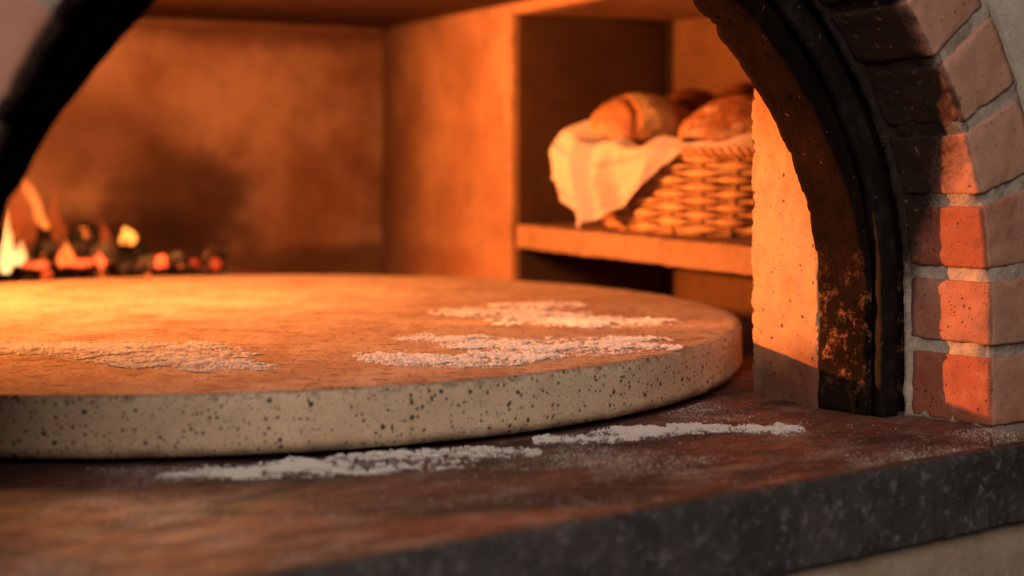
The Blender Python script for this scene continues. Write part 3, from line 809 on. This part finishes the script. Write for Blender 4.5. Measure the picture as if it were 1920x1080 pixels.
# ---------------------------------------------------------------- napkin
def Rpsi(ps):
    d = Vector((math.cos(ps), math.sin(ps), 0)); x, y = d.dot(As), d.dot(Ns)
    return 1 / math.sqrt((x / LA) ** 2 + (y / LB) ** 2)
bm = bmesh.new(); wl = bm.verts.layers.float_vector.new('weave')
NU, NV = 150, 80
drop = [(128, .02), (150, .040), (168, .060), (182, .094), (194, .118), (204, .104), (216, .084), (230, .064), (244, .043), (258, .022), (270, .009), (282, .005), (296, .003)]
push = [(128, .004), (150, .030), (168, .054), (184, .044), (200, .026), (220, .013), (250, .008), (296, .007)]
lift = [(128, .0), (150, .016), (166, .030), (180, .020), (200, .008), (235, .006), (262, .006), (284, .010), (296, .002)]
g = []
for i in range(NU + 1):
    deg = 128 + (296 - 128) * i / NU; ps = R(deg); row = []
    rq = Rpsi(ps); xq = BC.x + math.cos(ps) * (rq + .012)
    D = lerp_pts(drop, deg) if deg < 190 else .109 * (1 - sstep(0, 1, 1) * min(1, max(0, (xq - .098) / (.205 - .098)))) + .004
    D += .0005 * math.sin(deg * 1.9); O = lerp_pts(push, deg); Lf = lerp_pts(lift, deg)
    d = Vector((math.cos(ps), math.sin(ps), 0)); rr = Rpsi(ps)
    tang = Vector((-d.y, d.x, 0))
    for j in range(NV + 1):
        v = j / NV
        inside = .30
        if v < inside:                       # from under the loaves up to the rim
            t = v / inside
            r = rr - .045 * (1 - t) ** 1.2 - .002; z = BH + .006 - .035 * (1 - t) ** 1.6 + Lf * t ** 2
        else:
            t = (v - inside) / (1 - inside); s = t * D
            bend = min(1, s / .012)
            r = rr + (.006 + O * (.45 + .55 * math.sin(min(1, s / .06) * math.pi * .6))) * math.sin(bend * math.pi / 2) - .10 * max(0, s - .03)
            z = BH + .006 + Lf * (1 - .8 * t) - max(0, s - .005 * (1 - math.cos(bend * math.pi / 2)))
        q = max(0, v - .2)
        fold = (.0060 * (1 - 2 * abs(math.sin(deg * .085 + .6 + 1.5 * v)) ** .6) + .0045 * (1 - 2 * abs(math.sin(deg * .21 - 2.2 * v)) ** .6) * sstep(230, 190, deg)) * sstep(0, .6, q) + .003 * math.sin(deg * .36 - 4.5 * v + .5) * sstep(0, .5, q) * sstep(235, 195, deg)
        fold *= sstep(262, 205, deg) * .85 + .15
        fold += .002 * fbm(Vector((deg * .05, v * 3, 1)), 3, 1.5)
        hump = .006 * math.sin(deg * .16) * math.exp(-((v - inside) / .12) ** 2)
        # cloth gathers towards its hanging corner
        ga = sstep(.35, 1, v) * .06
        deg2 = deg + (197 - deg) * ga * (1 if deg < 250 else .3)
        ps2 = R(deg2); d2 = Vector((math.cos(ps2), math.sin(ps2), 0)); r += Rpsi(ps2) - rr
        p = Vector((BC.x, BC.y, SZ)) + d2 * (r + fold) + Vector((0, 0, z + hump))
        if p.z < SZ + .002: p.z = SZ + .002
        vv = bm.verts.new(p); vv[wl] = Vector((deg * .0056, v * .9, 0)); row.append(vv)
    g.append(row)
for i in range(NU):
    for j in range(NV): bm.faces.new((g[i][j], g[i + 1][j], g[i + 1][j + 1], g[i][j + 1]))
nap = build('napkin', bm, LINEN, loc=BC + Vector((-.1, -.05, BH)))
md = nap.modifiers.new('thick', 'SOLIDIFY'); md.thickness = .0016
tag(nap, 'cream striped linen cloth draped over the left rim of the bread basket', 'cloth')

# ---------------------------------------------------------------- fire
def log(name, a, b, r, mat, label, cat, group, seed=0):
    bm = bmesh.new(); n = 26; a, b = Vector(a), Vector(b); pts = []; rad = []
    for i in range(n + 1):
        t = i / n; p = a.lerp(b, t) + Vector((noise.noise(Vector((t * 2, seed, 0))), noise.noise(Vector((t * 2, seed, 4))), noise.noise(Vector((t * 2, seed, 9))))) * r * .35
        pts.append(p); e = min(t, 1 - t); rad.append(r * (.75 + .25 * min(1, e * 9)) * (1 + .12 * noise.noise(Vector((t * 7, seed, 2)))))
    tube(bm, pts, rad, 22)
    for v in bm.verts:
        c = (v.co - a); ax_ = (b - a).normalized(); rad_ = c - ax_ * c.dot(ax_)
        if rad_.length > 1e-5: v.co += rad_.normalized() * fbm(v.co + Vector((seed, 0, 0)), 4, 32) * r * .28
    tag(build(name, bm, mat, loc=(a + b) / 2 - Vector((0, 0, r))), label, cat, group)
CHAR = mat_glow('charred_log', (1, .16, .02), 2.2, lo=.56, hi=.68)
CHAR0 = mat_glow('black_charcoal', (1, .12, .01), .6, lo=.68, hi=.75)
G = 'charred logs in the fire'
log('fire_log', at(40, 535, 2.13), at(290, 532, 2.19), .034, CHAR, 'thick charred log lying lowest in the fire behind the stone', 'log', G, 1)
log('fire_log', at(250, 540, 2.15), at(425, 536, 2.24), .026, CHAR0, 'black burnt log end at the right side of the fire', 'log', G, 2)
log('fire_log', at(-60, 480, 2.20), at(190, 462, 2.17), .030, CHAR, 'charred log lying on top of the fire beside the tallest flame', 'log', G, 3)
log('fire_log', at(140, 448, 2.20), at(262, 492, 2.13), .027, CHAR0, 'blackened log slanting down in the middle of the fire', 'log', G, 4)
bm = bmesh.new()
for i in range(70): pass
nx, ny = 90, 40; ga_ = {}
o_ = at(-150, 568, 2.17); o_.z = 0
for i in range(nx + 1):
    for j in range(ny + 1):
        u = i / nx; v = j / ny; p = o_ + Bw * (u * .52 - .03) + Vector((-Bw.y, Bw.x, 0)) * (v * .15 - .055)
        e = math.sin(math.pi * u) ** .5 * math.sin(math.pi * v) ** .5
        ga_[(i, j)] = bm.verts.new((p.x, p.y, -.002 + e * (.052 + fbm(p, 5, 30) * .018)))
for i in range(nx):
    for j in range(ny): bm.faces.new((ga_[(i, j)], ga_[(i + 1, j)], ga_[(i + 1, j + 1)], ga_[(i, j + 1)]))
ASH = mat_glow('ash_bed', (1, .12, .01), 1.2, (.05, .04, .036), .66, .74, 50)
tag(build('ash', bm, ASH, loc=o_ + Bw * .25), 'bed of grey ash and cinders under the fire logs', 'ash', kind='stuff')
def ember(x, y, Y, r, colr, st, label, sx=1, sz=1, seed=0, hot=True):
    bm = bmesh.new(); bmesh.ops.create_icosphere(bm, subdivisions=3, radius=1)
    c = at(x, y, Y)
    for v in bm.verts:
        k = 1 + .42 * fbm(v.co + Vector((seed, 0, 0)), 4, 1.5)
        v.co = c + Vector((v.co.x * r * sx * k, v.co.y * r * k, v.co.z * r * sz * k))
    m = mat_glow('ember_glow', colr, st, (.03, .02, .015), .30, .52, 70, True)
    tag(build('ember', bm, m, loc=c - Vector((0, 0, r * sz))), label, 'ember', 'glowing embers in the fire')
ember(240, 444, 2.09, .0125, (1, .25, .035), 2.3, 'brightest yellow-orange round ember, topmost right in the fire', seed=1)
ember(302, 490, 2.09, .0095, (1, .09, .018), 2.2, 'round orange-red ember low at the right of the yellow one', seed=2)
ember(190, 486, 2.09, .0095, (1, .10, .02), 2.0, 'small red ember under the thin red flame', seed=3)
ember(365, 494, 2.10, .007, (1, .04, .01), .45, 'faint dull red ember between the two rightmost ones', seed=4)
ember(403, 495, 2.10, .008, (1, .06, .012), .55, 'faint dull red ember farthest right near the soot stain', seed=5)
ember(124, 484, 2.09, .012, (1, .12, .02), 2.0, 'orange-red ember with a pointed flame on it, left of centre', sx=1.1, sz=1.1, seed=6)
ember(150, 494, 2.09, .010, (1, .09, .018), 1.9, 'flat red ember touching the pointed orange one', sx=1.7, sz=.7, seed=7)
ember(66, 496, 2.09, .010, (1, .10, .02), 1.7, 'long flat red ember right of the two bright flames', sx=2.0, sz=.6, seed=8)
ember(88, 513, 2.075, .007, (1, .08, .016), 1.3, 'small red ember half hidden behind the stone edge', seed=9)
rc = random.Random(77)
cmat = [mat_glow('charcoal', (1, .13, .02), 2.0, (.025, .02, .018), .56, .66, 60), mat_glow('ashy_charcoal', (1, .10, .015), .8, (.11, .095, .085), .62, .7, 60)]
for i in range(18):
    x = 30 + i * 23 + rc.uniform(-9, 9); y = rc.uniform(470, 512) - (10 if x < 230 else -4); r = rc.uniform(.008, .016) * (1 if x < 300 else .75)
    c = at(x, y, rc.uniform(2.10, 2.16)); bm = bmesh.new(); bmesh.ops.create_icosphere(bm, subdivisions=3, radius=1)
    e = Matrix.Rotation(rc.uniform(0, 3), 3, 'Z') @ Matrix.Rotation(rc.uniform(-.5, .5), 3, 'X'); sx, sz = rc.uniform(.9, 1.7), rc.uniform(.6, .9)
    for v in bm.verts:
        u = v.co.copy(); k = 1 + .5 * fbm(u + Vector((i * 3.3, 0, 0)), 4, 1.6)
        m_ = max(abs(u.x), abs(u.y), abs(u.z)); u = u * (.65 + .35 / m_)
        v.co = c + e @ Vector((u.x * sx, u.y, u.z * sz)) * r * k
    tag(build('charcoal', bm, cmat[i % 2], loc=c - Vector((0, 0, r * sz)), smooth=False), 'small angular lump of charcoal lying in the ember bed behind the stone', 'charcoal', 'charcoal lumps in the ember bed')
def flame(pts, mat, label, depth=.5, seg=18):
    """pts: (world point, half width); a tapering tongue with a flattened round section"""
    bm = bmesh.new(); lay = bm.verts.layers.float.new('rise'); rings = []
    n = 40; P_ = [p for p, w in pts]; W_ = [w for p, w in pts]; m = len(pts) - 1
    def cr(L, t):
        i = min(m - 1, int(t * m)); u = t * m - i
        p0 = L[max(0, i - 1)]; p1 = L[i]; p2 = L[i + 1]; p3 = L[min(m, i + 2)]
        return ((p1 * 2) + (p2 - p0) * u + (p0 * 2 - p1 * 5 + p2 * 4 - p3) * u * u + (p1 * 3 - p0 - p2 * 3 + p3) * u ** 3) * .5
    for i in range(n + 1):
        t = i / n; c = cr(P_, t); w = max(.0003, cr(W_, t))
        d = (cr(P_, min(1, t + .02)) - cr(P_, max(0, t - .02))).normalized()
        sx = d.cross(Vector((0, 1, 0))).normalized(); ring = []
        for k in range(seg):
            a = 2 * math.pi * k / seg
            p = c + sx * math.cos(a) * w + Vector((0, 1, 0)) * math.sin(a) * w * depth
            v = bm.verts.new(p); v[lay] = t; ring.append(v)
        rings.append(ring)
    for i in range(n):
        for k in range(seg): bm.faces.new((rings[i][k], rings[i][(k + 1) % seg], rings[i + 1][(k + 1) % seg], rings[i + 1][k]))
    for r_, s_ in ((rings[0], 0), (rings[-1], 1)): bm.faces.new(r_)
    tag(build('flame', bm, mat, loc=P_[0]), label, 'flame', 'flames of the fire')
FL1 = mat_flame('hot_flame', (1, .58, .20), (1, .20, .03), 2.6, .95)
FL2 = mat_flame('orange_flame', (1, .22, .035), (1, .18, .03), 1.8, .75)
FL3 = mat_flame('red_flame', (1, .14, .02), (1, .09, .014), .95, .34)
fl = lambda *q: [(at(x, y, Y), w * .00074) for x, y, Y, w in q]
flame(fl((10, 512, 2.10, 8), (12, 490, 2.10, 15), (14, 455, 2.10, 11), (11, 420, 2.10, 7), (13, 385, 2.10, 1)), FL1, 'tall bright yellow flame at the far left of the fire')
flame(fl((36, 498, 2.09, 8), (37, 480, 2.09, 13), (40, 462, 2.09, 6), (40, 448, 2.09, 1)), FL1, 'short bright yellow flame beside the tall one')
flame(fl((90, 428, 2.14, 5), (76, 410, 2.14, 10), (66, 378, 2.14, 9), (48, 350, 2.14, 11), (30, 328, 2.14, 2)), FL2, 'curling pale orange flame rising over the top log')
flame(fl((30, 480, 2.15, 25), (40, 430, 2.15, 32), (40, 385, 2.15, 25), (22, 345, 2.15, 10), (12, 325, 2.15, 2)), FL3, 'broad thin red flame behind the bright ones', .4)
flame(fl((126, 480, 2.085, 9), (125, 466, 2.085, 8), (124, 450, 2.085, 1)), FL2, 'small pointed orange flame on an ember')
flame(fl((203, 478, 2.10, 9), (200, 455, 2.10, 11), (194, 430, 2.10, 8), (186, 410, 2.10, 1)), FL3, 'thin red flame left of the brightest ember')

flame(fl((110, 468, 2.15, 10), (112, 440, 2.15, 16), (100, 405, 2.15, 11), (104, 372, 2.15, 5), (96, 345, 2.15, 1)), FL3, 'faint thin red flame between the curling flame and the embers', .4)
# ---------------------------------------------------------------- light
def lamp(name, typ, loc, target, colr, W, **k):
    l = bpy.data.lights.new(name, typ); l.color = colr; l.energy = W
    for a, b in k.items(): setattr(l, a, b)
    o = bpy.data.objects.new(name, l); col.objects.link(o); o.location = loc
    if target is not None: o.rotation_euler = (Vector(target) - Vector(loc)).to_track_quat('-Z', 'Y').to_euler()
    return o
LP = Vector((-1.15, 1.67, ZT + .222))
lamp('fire_light', 'SPOT', LP, Vector((.25, 1.62, .17)), (1, .275, .055), 290, spot_size=R(92), spot_blend=1.0, shadow_soft_size=.012)
lamp('flame_light', 'SPOT', Vector((-.86, 1.60, .21)), Vector((-.50, 1.55, .045)), (1, .26, .055), 4.6, spot_size=R(120), spot_blend=1.0, shadow_soft_size=.05)
lamp('bounce_fill_light', 'POINT', Vector((-.36, 1.52, .36)), None, (1, .42, .16), 5.2, shadow_soft_size=.12)  # added fill standing in for firelight bounced around the chamber
lamp('wall_fill_light', 'SPOT', Vector((-.30, 1.42, .385)), Vector((-.50, 2.4, .22)), (1, .38, .12), 38, spot_size=R(125), spot_blend=1.0, shadow_soft_size=.10)  # added fill to brighten the back wall; no source of its own
lamp('streak_light', 'SPOT', Vector((-.70, 1.50, ZT + .11)), Vector((.10, 1.455, ZT)), (1, .25, .05), 150, spot_size=R(5.2), spot_blend=.7, shadow_soft_size=.01)  # added narrow beam, no real source, that lays the bright streak on the stone
# soft daylight of the room outside the oven mouth
ro = lamp('room_light', 'AREA', Vector((-.15, -.9, 1.15)), Vector((.1, 1.1, .05)), (1, .81, .69), 31, size=1.1)
wd = bpy.data.worlds.new('World'); sc.world = wd; wd.use_nodes = True
wd.node_tree.nodes['Background'].inputs[0].default_value = (.9, .75, .65, 1); wd.node_tree.nodes['Background'].inputs[1].default_value = .035

# ---------------------------------------------------------------- camera
cam = bpy.data.cameras.new('camera'); co = bpy.data.objects.new('camera', cam); col.objects.link(co)
co.location = (0, 0, CH); co.rotation_euler = (R(90), 0, 0)
cam.sensor_width = 36; cam.lens = 36 * F / 1920
cam.shift_y = -(540 - HY) / 1920
cam.clip_start = .02; cam.clip_end = 50
cam.dof.use_dof = True; cam.dof.focus_distance = 1.22; cam.dof.aperture_fstop = cam.lens / 15.5
cam.dof.aperture_blades = 0
sc.camera = co
sc.render.engine = 'CYCLES'
sc.cycles.use_denoising = True
sc.cycles.max_bounces = 8; sc.cycles.diffuse_bounces = 5; sc.cycles.transparent_max_bounces = 16
sc.cycles.sample_clamp_indirect = 4
sc.view_settings.view_transform = 'Standard'; sc.view_settings.look = 'None'
sc.view_settings.exposure = 0; sc.view_settings.gamma = 1
